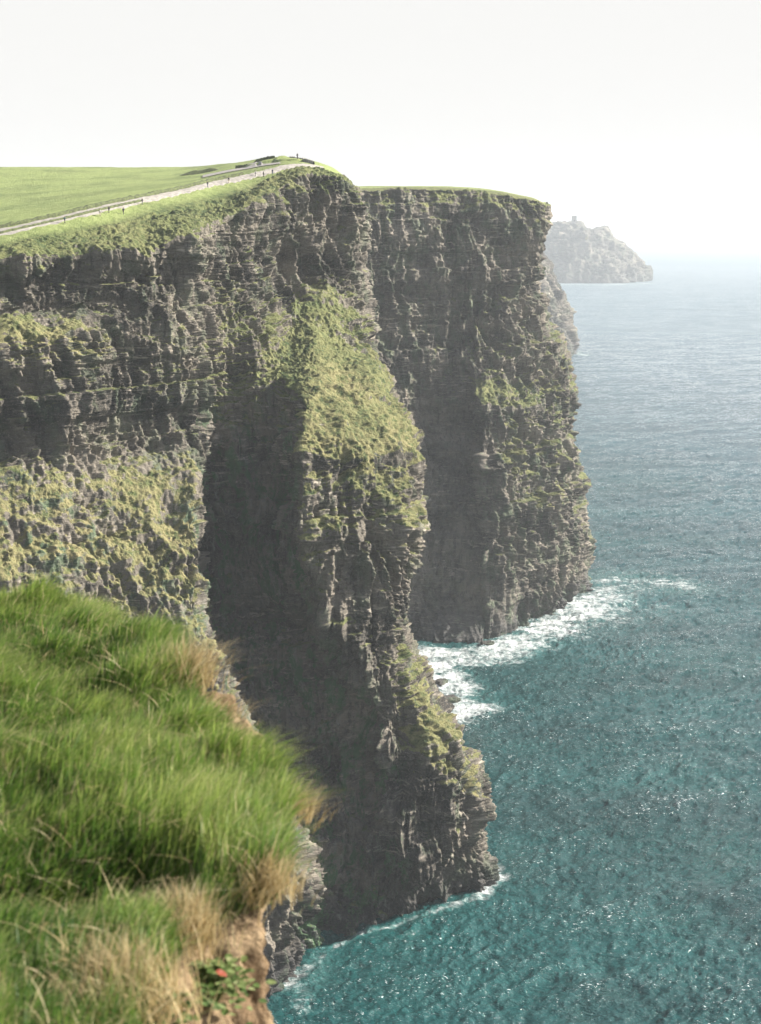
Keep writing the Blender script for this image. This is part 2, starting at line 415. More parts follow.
# ================================================================== SECOND HEADLAND
#       F0, F1, R, c1..c8, base
sec_cols = [
 [(230,187,800),(230,188,720),(230,191,640),(230,250,638),(230,320,634),(230,380,630),(230,404,628),(230,414,622),(230,480,615),(230,560,605),(230,610,600),('g',230,596)],
 [(330,187,800),(330,188,740),(330,191,656),(330,250,652),(332,320,648),(334,380,644),(336,402,642),(336,413,634),(336,480,628),(336,560,620),(336,610,616),('g',336,612)],
 [(368,186,800),(368,188,745),(368,191,662),(368,250,659),(370,320,654),(372,380,650),(376,402,648),(376,413,638),(376,480,634),(376,560,625),(376,610,620),('g',376,615)],
 [(400,186,800),(400,187,748),(400,190,672),(402,250,668),(404,320,663),(406,380,658),(408,402,656),(408,413,643),(410,480,638),(412,560,628),(414,600,623),(418,640)],
 [(440,186,800),(440,187,750),(440,190,684),(440,250,680),(440,320,674),(440,380,667),(440,402,664),(440,413,650),(440,480,644),(442,560,632),(444,600,625),(448,644)],
 [(462,187,800),(462,188,755),(464,191,690),(464,250,684),(463,320,678),(463,375,670),(464,402,664),(465,413,652),(468,480,644),(472,560,629),(474,600,622),(476,645)],
 [(478,188,800),(479,189,760),(480,192,694),(480,250,687),(474,315,678),(474,372,666),(479,399,650),(483,413,643),(486,480,634),(489,560,622),(490,600,617),(491,643)],
 [(500,191,800),(501,192,765),(502,194,700),(502,255,692),(498,320,682),(498,374,668),(502,400,653),(506,413,649),(510,480,641),(512,560,631),(514,595,626),(516,631)],
 [(520,195,800),(521,196,770),(522,198,707),(522,262,699),(522,326,691),(526,376,681),(530,400,670),(533,414,664),(537,480,656),(540,545,647),(543,590,641),(545,619)],
 [(534,198,800),(535,199,772),(536,201,714),(534,268,708),(538,330,702),(548,374,694),(554,400,686),(557,414,683),(562,480,675),(567,540,668),(569,575,664),(571,606)],
 [(543,202,800),(544,203,776),(545,206,722),(536,270,720),(544,332,715),(565,372,709),(571,400,706),(569,414,704),(574,480,699),(580,545,694),(583,570,692),(584,595)],
]
s_veg = [1.3,1.3,.75,.12,.05,.1,.0,-.35,-.25,-.3,-.4,-1.2]
s_amp = [.2,.2,.7,1,1,1,1,1,1,1,1,1]
sec = np.zeros((len(sec_cols), 12, 7))
for i, c in enumerate(sec_cols):
    for k in range(12):
        sec[i, k, :3] = near_point(c[k]); sec[i, k, 3:] = (s_veg[k], s_amp[k], .5, .4)
for i in range(6):                       # the undercut course and the hollow beneath it
    c3 = sec_cols[i][6]; c4 = sec_cols[i][7]; sec[i, 7, :3] = at(c4[0], c4[1], c3[2] + 4); c5 = sec_cols[i][8]; sec[i, 8, :3] = at(c5[0], c5[1], c5[2] + 3)
sec[4:8, 9:, 4] = .45; sec[:5, 7:, 4] = .85; sec[:6, 7:, 5] = .2
sec[6:9, 6, 3] = .7; sec[6, 5, 3] = .35; sec[7:9, 5, 3] = .4; sec[5, 6, 3] = .2; sec[6:, 3:10, 4] = 1.2
sec[7:, 6:9, 3] = np.maximum(sec[7:, 6:9, 3], .5); sec[9:, 4:9, 3] = .5; sec[6:, 4, 3] = .25; sec[6:, 9, 3] = .1
sec[6, 6, 3] = .85; sec[7, 6, 3] = .85
last = sec[-1].copy()
for off in ((4, 30), (-30, 90), (-110, 150), (-300, 190)):
    b = last.copy(); b[:, 0] += off[0]; b[:, 1] += off[1] * np.linspace(.85, 1, 12); b[:2, 1] = last[:2, 1] + off[1]
    sec = np.concatenate([sec, b[None]])
sk = sec[:, -1:].copy(); sk[..., 2] = -8; sk[..., 1] -= 2
sec = np.concatenate([sec, sk], 1)
ust = [3, 1.2] + [.42] * 8 + [1, 3, 5, 8]
vst = [5, 3] + [.36] * 9 + [2]
sec_obj, SV, SU, SVp = build_land('cliff_headland', sec, None, ust, vst, M_cliff, 300, 1.15)

# ================================================================== THIRD HEADLAND (small, behind) and the far head
def simple_head(name, cols, veg, amp, seed, s, ustep, vstep, back, mat):
    nk = len(cols[0])
    C = np.zeros((len(cols), nk, 7))
    for i, c in enumerate(cols):
        for k in range(nk):
            C[i, k, :3] = near_point(c[k]); C[i, k, 3:] = (veg[k], amp[k], .3, 1.0)
    last = C[-1].copy()
    for off in back:
        b = last.copy(); b[:, 0] += off[0]; b[:, 1] += off[1]
        C = np.concatenate([C, b[None]])
    sk = C[:, -1:].copy(); sk[..., 2] = -10; C = np.concatenate([C, sk], 1)
    return build_land(name, C, None, [ustep] * (len(C) - 1), [vstep] * (C.shape[1] - 1), mat, seed, s)
third_cols = [
 [(470,225,2300),(470,240,2080),(470,300,2010),(470,340,1960),('g',470,1910)],
 [(520,235,2300),(520,250,2070),(520,300,2010),(520,345,1960),('g',520,1915)],
 [(537,250,2260),(538,264,2060),(540,305,2010),(541,345,1965),('g',542,1925)],
 [(547,264,2200),(549,275,2065),(550,310,2020),(551,345,1975),('g',552,1945)],
 [(555,278,2160),(558,289,2070),(561,315,2030),(563,345,1990),('g',563,1975)],
 [(559,290,2140),(563,298,2080),(567,318,2050),(568,345,2020),('g',567,2010)],
]
third = simple_head('cliff_headland', third_cols, [.9,.6,.3,.2,-1], [.5,.7,.9,1,1], 500, 3.0, 3.0, 1.8, [(6, 60), (-60, 200), (-300, 300)], M_cliff_far)
far_cols = [
 [(380,222,4900),(380,226,4480),(380,232,4440),(380,250,4400),(380,268,4360),('g',380,4330)],
 [(500,222,4900),(500,226,4480),(500,233,4440),(500,252,4400),(500,268,4360),('g',500,4330)],
 [(545,222.5,4900),(545,226,4480),(545,234,4430),(545,254,4390),(545,269,4350),('g',545,4320)],
 [(566,222,4850),(567,224,4470),(567,236,4400),(568,252,4350),(569,270,4310),('g',569,4290)],
 [(582,222.5,4800),(583,224.5,4460),(586,240,4390),(588,256,4340),(590,271,4300),('g',591,4280)],
 [(588,229,4790),(589,233,4460),(591,243,4400),(594,257,4350),(597,271,4300),('g',599,4280)],
 [(597,227,4780),(598,230,4460),(600,243,4400),(603,258,4350),(606,272,4300),('g',607,4280)],
 [(606,226,4750),(607,229,4470),(611,246,4420),(614,260,4370),(617,272,4320),('g',618,4300)],
 [(611,236,4720),(613,239,4475),(617,250,4430),(620,262,4385),(623,272,4340),('g',624,4310)],
 [(620,240,4700),(622,245,4480),(622,253,4440),(626,263,4400),(629,273,4360),('g',630,4340)],
 [(627,246,4660),(630,251,4490),(633,259,4460),(637,267,4430),(639,275,4400),('g',640,4390)],
 [(635,254,4640),(638,259,4500),(641,264,4480),(644,270,4460),(646,276,4440),('g',646,4430)],
]
far = simple_head('cliff_headland', far_cols, [.95,.9,.75,.5,.05,-1], [.35,.5,.8,1,1,1], 700, 3.6, 4.5, 2.4, [(4, 120), (-150, 400), (-900, 500)], M_cliff_far)

# ================================================================== PATH
def strip_on(name, V, up, vp, line, mat, width_rows, n, lift, side=6):
    pass
M_path = NT('pale_gravel_path')
_n1 = M_path.noise(M_path.pos(), .8, 5, .65); _n2 = M_path.noise(M_path.pos(), 6, 3, .7)
_c = M_path.mix(M_path.ramp(_n1, .35, .65), (.20, .185, .165), (.31, .29, .26))
_c = M_path.mix(M_path.math('MULTIPLY', M_path.ramp(_n2, .5, .7), .5), _c, (.14, .13, .11))
M_path.principled(Base_Color=_c, Roughness=.95, Normal=M_path.bump(_n2, .05))
M_path = M_path.m
nP = 700
PV = np.zeros((nP, 7, 3))
for i, u in enumerate(np.linspace(0.2, 14.2, nP)):
    e = .10 * math.sin(u * 9.1) + .08 * math.sin(u * 23.7 + 1)
    for j in range(7):
        v = 2.0 + (1.0 + e * .3) * j / 6 + e * .3
        p = lookup(NV, NU, NVp, u, v); p = p + np.array([0, 0, .16 if 0 < j < 6 else -.12]); PV[i, j] = p
path = grid_mesh('path', PV, M_path); tag(path, kind='structure')

# ================================================================== SEA
T = NT('sea_water')
foam = T.attr('foam')
P1 = T.pos()
w1 = T.noise(T.pos(.30, .55, .3, .35), 1, 4, .62, .3)
w2 = T.noise(T.pos(1.0, 1.7, 1, .2), 1, 4, .65, .4)
w3 = T.noise(T.pos(.012, .02, .01, .4), 1, 3, .5)
wind = T.ramp(T.noise(T.pos(.006, .014, .01, .3), 1, 4, .6), .35, .65, .65, 1.25)
hgt = T.math('ADD', T.math('MULTIPLY', w1, 1.0), T.math('MULTIPLY', w2, .42))
bp = T.bump(T.math('MULTIPLY', hgt, wind), 1.5, 1.0)
fl = T.noise(T.pos(.13, .19, .2, .3), 1, 8, .74, .9)
fl2 = T.noise(T.pos(.045, .07, .2, .5), 1, 4, .6, .5)
fsum = T.math('ADD', foam, T.math('ADD', T.math('MULTIPLY', T.math('SUBTRACT', fl, .5), 2.6), T.math('MULTIPLY', T.math('SUBTRACT', fl2, .5), 1.6)))
fm = T.math('MULTIPLY', T.ramp(fsum, .42, 1.45), T.ramp(foam, .02, .25))
crest = T.attr('crest')
cn = T.noise(T.pos(1.1, 1.8, .5, .35), 1, 4, .7)
fleck = T.ramp(T.math('ADD', T.math('MULTIPLY', T.attr('offshore'), .10), cn), .60, .70)  # sun glitter and small whitecaps, both painted as white flecks
cp = T.ramp(T.math('ADD', crest, T.math('MULTIPLY', T.math('SUBTRACT', cn, .5), 2.2)), .97, 1.2)
tot = T.math('MAXIMUM', fm, T.math('MAXIMUM', T.math('MULTIPLY', cp, .8), T.math('MULTIPLY', fleck, T.math('MULTIPLY', T.ramp(crest, -.1, .35), .8))))
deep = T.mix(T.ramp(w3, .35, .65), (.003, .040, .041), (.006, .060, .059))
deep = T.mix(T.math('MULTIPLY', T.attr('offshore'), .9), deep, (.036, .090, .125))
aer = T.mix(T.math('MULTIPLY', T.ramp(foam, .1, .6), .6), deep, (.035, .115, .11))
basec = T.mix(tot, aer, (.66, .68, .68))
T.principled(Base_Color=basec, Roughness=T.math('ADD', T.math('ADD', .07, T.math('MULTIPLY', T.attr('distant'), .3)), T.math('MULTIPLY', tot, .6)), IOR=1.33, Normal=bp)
M_sea = T.m

ang_f = np.radians(np.linspace(-8, 19, int(1000 * QUAL)))
ang_l = np.radians(np.linspace(-178, -8, 60)[:-1]); ang_r = np.radians(np.linspace(19, 178, 60)[1:])
ang = np.concatenate([ang_l, ang_f, ang_r])
rad = np.concatenate([np.linspace(20, 290, 30)[:-1], np.geomspace(290, 2600, int(1100 * QUAL)), np.geomspace(2600, 6500, 420)[1:], np.geomspace(6500, 42000, 60)[1:]])
A_, R_ = np.meshgrid(ang, rad, indexing='ij')
S = np.stack([R_ * np.sin(A_), R_ * np.cos(A_), np.zeros_like(R_)], -1)
Pf = S.reshape(-1, 3)
rr = R_.ravel(); th = math.radians(20)
Pr = np.stack([Pf[:, 0] * math.cos(th) + Pf[:, 1] * math.sin(th), -Pf[:, 0] * math.sin(th) + Pf[:, 1] * math.cos(th), Pf[:, 2]], 1)
act = (rr > 280) & (rr < 6000) & (np.abs(A_.ravel() - .1) < .3)
hz = np.zeros(len(Pf))
Q = Pr[act]; Q = Q + np.stack([noise(Q, .02, 71) * 8, noise(Q, .02, 72) * 8, Q[:, 2] * 0], 1)
h1 = fbm(Q, (.018, .05, .05), 2, 73) * 1.1
h2 = fbm(Q, (.07, .15, .1), 3, 75, .6, True) * 1.2
h3 = fbm(Q, (.26, .42, .3), 2, 79, .6, True) * .42
f1 = np.clip((5500 - rr[act]) / 3500, 0, 1); f2 = np.clip((2500 - rr[act]) / 1600, 0, 1); f3 = np.clip((1900 - rr[act]) / 1300, 0, 1)
hz[act] = h1 * f1 + h2 * f2 + h3 * f3
crest_a = np.zeros(len(Pf)); crest_a[act] = sstep(.4, 1.5, h2 + .5 * h1 + .6 * h3)
S[..., 2] = hz.reshape(R_.shape)
# foam: broken water along the foot of the cliffs and the drifts that the waves carry off
foam_a = np.zeros(len(Pf))
sel = np.where((rr > 280) & (rr < 4900) & (np.abs(A_.ravel() - .05) < .3))[0]
def seg_foam(line, gain=1.0):
    pts = [(*atz(px, py)[:2], hw) for px, py, hw in line]
    for (x0, y0, r0), (x1, y1, r1) in zip(pts[:-1], pts[1:]):
        dx, dy = x1 - x0, y1 - y0; L2 = dx * dx + dy * dy
        X = Pf[sel, 0]; Y = Pf[sel, 1]
        t = np.clip(((X - x0) * dx + (Y - y0) * dy) / L2, 0, 1)
        dist = np.hypot(X - x0 - t * dx, Y - y0 - t * dy); r = r0 + (r1 - r0) * t
        foam_a[sel] = np.maximum(foam_a[sel], gain * sstep(2.0, .0, dist / r))
seg_foam([(424, 652, 9), (455, 660, 11), (490, 655, 13), (530, 640, 14), (565, 620, 17), (600, 600, 18)], 1.0)
seg_foam([(590, 590, 22), (625, 582, 24), (660, 584, 20), (688, 590, 12)], .7)
seg_foam([(560, 640, 20), (620, 625, 25), (660, 610, 15)], .34)
seg_foam([(430, 655, 8), (447, 680, 11), (464, 708, 12), (454, 722, 8), (440, 715, 7)], 1.0)
seg_foam([(470, 720, 8), (500, 745, 10), (540, 745, 8)], .3)
seg_foam([(493, 862, 1.5), (500, 878, 3.2), (478, 899, 2.4), (440, 912, 1.4), (400, 924, .8), (350, 940, .9), (322, 955, 1.8), (312, 968, 3), (288, 985, 4)], .8)
seg_foam([(290, 985, 5), (320, 965, 5), (300, 1010, 3)], .5)
seg_foam([(562, 352, 20), (585, 355, 12)], .7)
seg_foam([(575, 322, 10), (640, 330, 10), (700, 340, 8)], .28)
seg_foam([(560, 284.5, 26), (600, 285, 30), (646, 283.5, 22)], .9)
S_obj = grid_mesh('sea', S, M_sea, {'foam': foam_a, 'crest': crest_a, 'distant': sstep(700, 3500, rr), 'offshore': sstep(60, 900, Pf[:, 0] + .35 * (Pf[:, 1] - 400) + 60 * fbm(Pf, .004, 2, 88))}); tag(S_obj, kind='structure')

# far surf line under the far head, on the same sea
# ================================================================== SEA ROCKS
M_rock = cliff_material('wet_sea_rock')
def sea_rock(px, py, sx, sy, sz, rz, label, seed):
    bm = bmesh.new(); bmesh.ops.create_icosphere(bm, subdivisions=5, radius=1)
    me = bpy.data.meshes.new('sea_rock'); bm.to_mesh(me); bm.free()
    P = np.empty(len(me.vertices) * 3); me.vertices.foreach_get('co', P); P = P.reshape(-1, 3)
    Q = np.sign(P) * np.abs(P) ** .6
    Q = Q / np.abs(Q).max() * 1
    Q *= (1 + .35 * fbm(P, 1.1, 3, seed))[:, None]
    Q[:, 2] = np.round(Q[:, 2] * 4 + .3 * P[:, 0]) / 4 * .6 + Q[:, 2] * .4
    Q += .08 * np.stack([fbm(P, 4, 2, seed + 1), fbm(P, 4, 2, seed + 2), fbm(P, 4, 2, seed + 3)], 1)
    Q *= (sx, sy, sz)
    me.vertices.foreach_set('co', Q.ravel().astype(np.float32))
    n = len(me.vertices)
    for k, v in (('veg', -.6), ('dry', 0), ('moss', .5), ('cavity', .5), ('wet', .55)):
        a_ = me.attributes.new(k, 'FLOAT', 'POINT'); a_.data.foreach_set('value', np.full(n, v, dtype=np.float32))
    me.update()
    o = link_mesh('sea_rock', me, M_rock); o.location = atz(px, py) + np.array([0, 0, sz * .35]); o.rotation_euler.z = rz
    tag(o, label, 'rock', 'rocks in the surf'); return o
sea_rock(447, 703, 4.2, 3.4, 1.9, .3, 'larger flat-topped rock in the surf beside the near headland', 1)
sea_rock(441, 684, 2.6, 2.2, 1.2, 1.0, 'smaller rock in the surf just behind the larger flat-topped one', 2)
sea_rock(488, 646, 3.0, 2.0, 1.5, .2, 'low dark rock in white foam at the foot of the second headland', 3)

# ================================================================== FOREGROUND BANK
zt = H - 2.9
edge = [(-330,566),(-150,574),(0,588),(70,592),(130,600),(168,612),(188,640),(208,676),(232,700),(250,716),(205,738),(226,754),(262,748),(298,766),(306,800),(300,836),(282,866),(238,880),(200,902),(172,934),(150,985),(130,1100),(90,1250)]
E = np.array([atz(px, py, zt) for px, py in edge])
E[8:11, 2] -= .06; E[:, 0] -= .12; E[16:, 0] += .08; E[4:7, 0] += .05; E[7:10, 0] += .17; E[:6, 2] -= .29; E[:6, 0] += .05
nE = len(E)
B = np.zeros((nE, 11, 5))     # x y z turf amp
tang = np.gradient(E, axis=0); nrm = np.stack([-tang[:, 1], tang[:, 0]], 1) * -1
nrm /= np.linalg.norm(nrm, axis=1, keepdims=True)
if nrm[5].dot([1, 0.3]) < 0: nrm = -nrm
nrm = np.array([np.mean(nrm[max(0, i - 1):i + 2], axis=0) for i in range(nE)])
outw = nrm.copy()
Lx = np.linspace(0, 1, nE)
for i in range(nE):
    e = E[i]; o2 = outw[i]
    inner = np.array([-9.0, e[1] * .9 + 1.2, zt + .1]); mid = e * .45 + np.array([-4.2, e[1] * 1.0, zt - .04]) * .55
    mid2 = e * .8 + mid * .2; mid2[2] = e[2] + .06
    def off(d, dz): return np.array([e[0] + o2[0] * d, e[1] + o2[1] * d, e[2] + dz])
    far_side = e[1] > 8.2
    k = .35 if far_side else 1.0
    w_ = .19 if i >= 17 else .07 if i == 16 else 0
    pts = [inner, mid, mid2, off(-.06, .0), off(.04, -.10), off(.0 + w_, -.28), off(-.05 + 2 * w_, -.7), off(-.04 + 2.5 * w_, -1.5), off(.1 + w_, -4), off(3, -30), off(14, -190)]
    for j, p in enumerate(pts):
        B[i, j, :3] = p
        B[i, j, 3] = [1, 1, 1, .9, .55, .0, .0, .05, .2, .1, 0][j]; B[i, j, 4] = [.5, 1, 1, .8, .7, 1, 1.2, 1.4, 2, 8, 8][j]
        if 7 <= i <= 9 and j >= 2: B[i, j, 3] = .85 if j == 2 else .0
ub = params([np.linalg.norm(E[i + 1] - E[i]) for i in range(nE - 1)], [.022] * (nE - 1))
vb = params([5, 3, .7, .2, .15, .25, .45, .9, 3, 26, 160], [.05, .03, .02, .016, .016, .016, .018, .03, .1, 1.5, 8][:10])
GB = loft(B, ub, vb); BV = GB[..., :3]; bt = GB[..., 3]; ba = GB[..., 4]
NB = normals(blur_path(BV, 3))
if NB[:, :60, 2].mean() < 0: NB = -NB
Pb = BV.reshape(-1, 3)
turfd = fbm(Pb, .8, 3, 901) * .26 + np.abs(fbm(Pb, 2.0, 3, 905)) * .16 - .05
soild = fbm(Pb, 1.6, 4, 911, .6) * .20 + np.abs(fbm(Pb, 5, 3, 915, .6)) * .10 + fbm(Pb, (14, 14, 9), 3, 919) * .035 - .12
tt = sstep(.3, .8, bt.ravel())
Nbv = NB.reshape(-1, 3) * (1 - tt[:, None]) + np.array([0, 0, 1.0]) * tt[:, None]
gully = np.exp(-(((Pb[:, 1] - 6.15 - .25 * noise(Pb, .8, 931)) / .16) ** 2)) * sstep(-2.3, -1.9, Pb[:, 0]) * sstep(-.75, -1.1, Pb[:, 0]) * tt
dB = (turfd * tt + soild * (1 - tt)) * np.maximum(ba.ravel(), .3) - gully * .2
Vb = Pb + Nbv * dB[:, None]
BVd = Vb.reshape(BV.shape)
T = NT('soil_bank')
turf = T.attr('turf')
n1 = T.noise(T.pos(), 3, 5, .65); n2 = T.noise(T.pos(), 22, 5, .7); n3 = T.noise(T.pos(1, 1, 2.5), 6, 4, .6)
c = T.mix(T.ramp(n1, .35, .65), (.16, .105, .058), (.32, .235, .14))
c = T.mix(T.math('MULTIPLY', T.ramp(n2, .5, .7), .5), c, (.34, .26, .17))
c = T.mix(T.math('MULTIPLY', T.ramp(n3, .52, .66), .5), c, (.05, .033, .02))
g = T.mix(T.ramp(n2, .35, .65), (.035, .055, .012), (.085, .105, .03))
c = T.mix(T.ramp(T.math('ADD', turf, T.math('SUBTRACT', n1, .5)), .35, .6), c, g)
hh = T.math('ADD', n2, T.math('MULTIPLY', n3, .8))
T.principled(Base_Color=c, Roughness=.95, Normal=T.bump(hh, .05, 1.0), Specular_IOR_Level=.2)
bank = grid_mesh('soil_bank', BVd, T.m, {'turf': bt}); tag(bank, kind='structure')

# ------------------------------------------------------------------ grass blades
def leaf_material(name, cols, trans=.45, rough=.5):
    T = NT(name)
    hue = T.attr('hue'); tipf = T.attr('along')
    c = T.mix(T.ramp(hue, 0.0, .5), cols[0], cols[1]); c = T.mix(T.ramp(hue, .5, .85), c, cols[2]); c = T.mix(T.ramp(hue, .9, 1.0), c, cols[3])
    c = T.mix(T.math('MULTIPLY', T.ramp(tipf, .75, 1.0), .45), c, cols[3])
    pr = T.principled(Base_Color=c, Roughness=rough, Specular_IOR_Level=.35)
    tr = T.new('BsdfTranslucent', None, Color=c)
    mx = T.n.new('ShaderNodeMixShader'); T.set(mx, 0, trans)
    T.t.links.new(pr.outputs[0], mx.inputs[1]); T.t.links.new(tr.outputs[0], mx.inputs[2]); T.t.links.new(mx.outputs[0], T.out.inputs[0])
    return T.m
M_grass = leaf_material('green_grass_blades', [(.04, .11, .02), (.14, .245, .038), (.33, .41, .10), (.55, .48, .26)], .5)
M_dry = leaf_material('dry_grass_blades', [(.30, .22, .10), (.45, .35, .18), (.55, .45, .26), (.62, .54, .34)], .35)
def blades(name, root, length, lean, width, hue, mat, segs=5, seed=0, parent=None, droop=1.0):
    """root (n,3); lean (n,3) horizontal bend vector per unit length"""
    r = np.random.default_rng(seed); n = len(root)
    t = np.linspace(0, 1, segs + 1)
    L = length[:, None]
    up = np.array([0, 0, 1.0])
    hlen = np.linalg.norm(lean, axis=1, keepdims=True)
    P = root[:, None, :] + lean[:, None, :] * (L * (.35 * t + .65 * t**2))[..., None] \
        + up * (L * (t - .38 * droop * np.minimum(hlen, 1.2) * t**2))[..., None]
    a = r.uniform(0, 2 * np.pi, n); side = np.stack([np.cos(a), np.sin(a), np.zeros(n)], 1)
    w = (width[:, None] * (1 - t[None, :]**1.6) * .5 + .0004)[..., None]
    Lf = P - side[:, None, :] * w; Rt = P + side[:, None, :] * w
    V = np.stack([Lf, Rt], 2).reshape(n, (segs + 1) * 2, 3)
    base = (np.arange(n) * (segs + 1) * 2)[:, None]
    F = []
    for k in range(segs):
        F.append(np.stack([base[:, 0] + 2 * k, base[:, 0] + 2 * k + 1, base[:, 0] + 2 * k + 3, base[:, 0] + 2 * k + 2], 1))
    F = np.concatenate(F)
    me = bpy.data.meshes.new(name); fast_mesh(me, V.reshape(-1, 3), F, False)
    for nm, A in (('hue', np.repeat(hue, (segs + 1) * 2)), ('along', np.tile(np.repeat(t, 2), n))):
        x = me.attributes.new(nm, 'FLOAT', 'POINT'); x.data.foreach_set('value', np.ascontiguousarray(A, dtype=np.float32))
    return link_mesh(name, me, mat, parent)
def sample_sheet(Vd, mask, n, seed):
    r = np.random.default_rng(seed)
    a = Vd[:-1, :-1]; b = Vd[1:, :-1]; c = Vd[1:, 1:]; d = Vd[:-1, 1:]
    ar = np.linalg.norm(np.cross(b - a, d - a), axis=2) * mask[:-1, :-1]
    p = (ar / ar.sum()).ravel(); ids = r.choice(len(p), n, p=p)
    u = r.random((n, 1)); v = r.random((n, 1))
    a, b, c, d = (q.reshape(-1, 3)[ids] for q in (a, b, c, d))
    return a * (1 - u) * (1 - v) + b * u * (1 - v) + c * u * v + d * (1 - u) * v
visible = (BVd[..., 0] > -4.4) & (BVd[..., 1] > 3.2) & (BVd[..., 1] < 12.5)
tm = np.where(visible, sstep(.35, .75, bt), 0)
NG = int(230000 * min(1, QUAL))
R0 = sample_sheet(BVd, tm, NG, 5)
r = np.random.default_rng(11)
patch = fbm(R0, .8, 3, 941); patch2 = fbm(R0, 2.4, 2, 945)
lowdry = sstep(5.6, 5.0, R0[:, 1]) * sstep(-1.05, -.6, R0[:, 0])
keep = r.random(NG) < np.clip(1 - lowdry * .75, 0, 1); R0 = R0[keep]; patch = patch[keep]; patch2 = patch2[keep]; NG = len(R0)
Lg = np.clip(.13 + .10 * patch + .09 * patch2 + r.normal(0, .04, NG), .04, .34)
az = noise(R0, .7, 951) * 2.2 + .5 + r.normal(0, .5, NG)
ln = np.clip(.6 + .4 * patch2 + r.normal(0, .32, NG), .05, 1.5)
lean = np.stack([np.cos(az) * ln, np.sin(az) * ln, np.zeros(NG)], 1)
hue = np.clip(.42 + .5 * patch + .35 * patch2 + r.normal(0, .2, NG), 0, .89)
hue = np.where(r.random(NG) < .045, 1.0, hue)
g = blades('grass', R0 - [0, 0, .02], Lg, lean, r.uniform(.004, .0085, NG), hue, M_grass, 4, 12)
tag(g, 'long green grass covering the near clifftop bank', 'grass', kind='stuff')
# sparse dead thatch among it
R1 = sample_sheet(BVd, np.where(visible, sstep(.15, .6, bt) * sstep(1.01, .7, bt * 0 + .8), 0), int(34000 * min(1, QUAL)), 6)
n1_ = len(R1); a1 = r.uniform(0, 6.28, n1_); l1 = r.uniform(.5, 1.6, n1_)
edgew = sstep(6.6, 4.8, R1[:, 1]) * sstep(-1.5, -.7, R1[:, 0]) + .16
kp = r.random(n1_) < edgew; R1 = R1[kp]; n1_ = len(R1); a1 = a1[kp]; l1 = l1[kp]
g = blades('dry_grass', R1 - [0, 0, .01], r.uniform(.08, .24, n1_), np.stack([np.cos(a1) * l1, np.sin(a1) * l1, 0 * a1], 1), r.uniform(.003, .006, n1_), r.random(n1_), M_dry, 4, 13)
tag(g, 'straw coloured dead grass scattered through the near bank', 'dry grass', kind='stuff')

def surf_pt(px, py):
    """nearest bank vertex seen at a pixel"""
    d = ray(px, py); d = d / np.linalg.norm(d)
    W = BVd.reshape(-1, 3) - np.array([0, 0, H]); t = W @ d
    dist = np.linalg.norm(W - t[:, None] * d, axis=1) + np.where(t < 2, 1e3, 0)
    cand = np.where(dist < .03)[0]
    if len(cand) == 0: cand = [int(np.argmin(dist))]
    k = cand[int(np.argmin(t[cand]))]
    return BVd.reshape(-1, 3)[k]
def tuft(px, py, n, spread, length, lean_v, label, seed, mat=M_dry, name='dry_grass_tuft', cat='dry grass', w=(.003, .0065)):
    c = surf_pt(px, py); r = np.random.default_rng(seed)
    o3 = np.stack([r.normal(0, spread, n), r.normal(0, spread, n), np.zeros(n)], 1)
    root = np.zeros((n, 3)) + o3; root[:, 2] -= .06 + .3 * np.hypot(o3[:, 0], o3[:, 1])
    a = r.uniform(0, 6.28, n); l = r.uniform(.1, .75, n)
    lean = np.stack([np.cos(a) * l + lean_v[0], np.sin(a) * l + lean_v[1], 0 * a], 1)
    ob = blades(name, root, r.uniform(.55, 1.15, n) * length, lean, r.uniform(*w, n), r.random(n), mat, 5, seed)
    ob.location = c; tag(ob, label, cat, 'dry tufts on the edge of the near bank'); return ob
tuft(178, 915, 900, .08, .24, (0, 0), 'largest upright straw tuft above the low leafy plant', 21)
tuft(112, 975, 1000, .13, .26, (-.1, 0), 'straw tuft in the bottom left grass, left of the largest one', 22)
tuft(186, 668, 600, .10, .34, (.45, .1), 'golden brown tuft leaning over the upper edge of the bank', 23)
tuft(218, 706, 150, .08, .20, (.7, .1), 'short pale tuft on the tip of the bare earth ledge', 24)

tuft(292, 800, 420, .07, .20, (.5, -.1), 'golden fringe of dead grass hanging over the right edge of the bank', 25)
tuft(268, 868, 420, .07, .22, (.3, -.2), 'pale drooping tuft at the top of the bare earth face', 26)
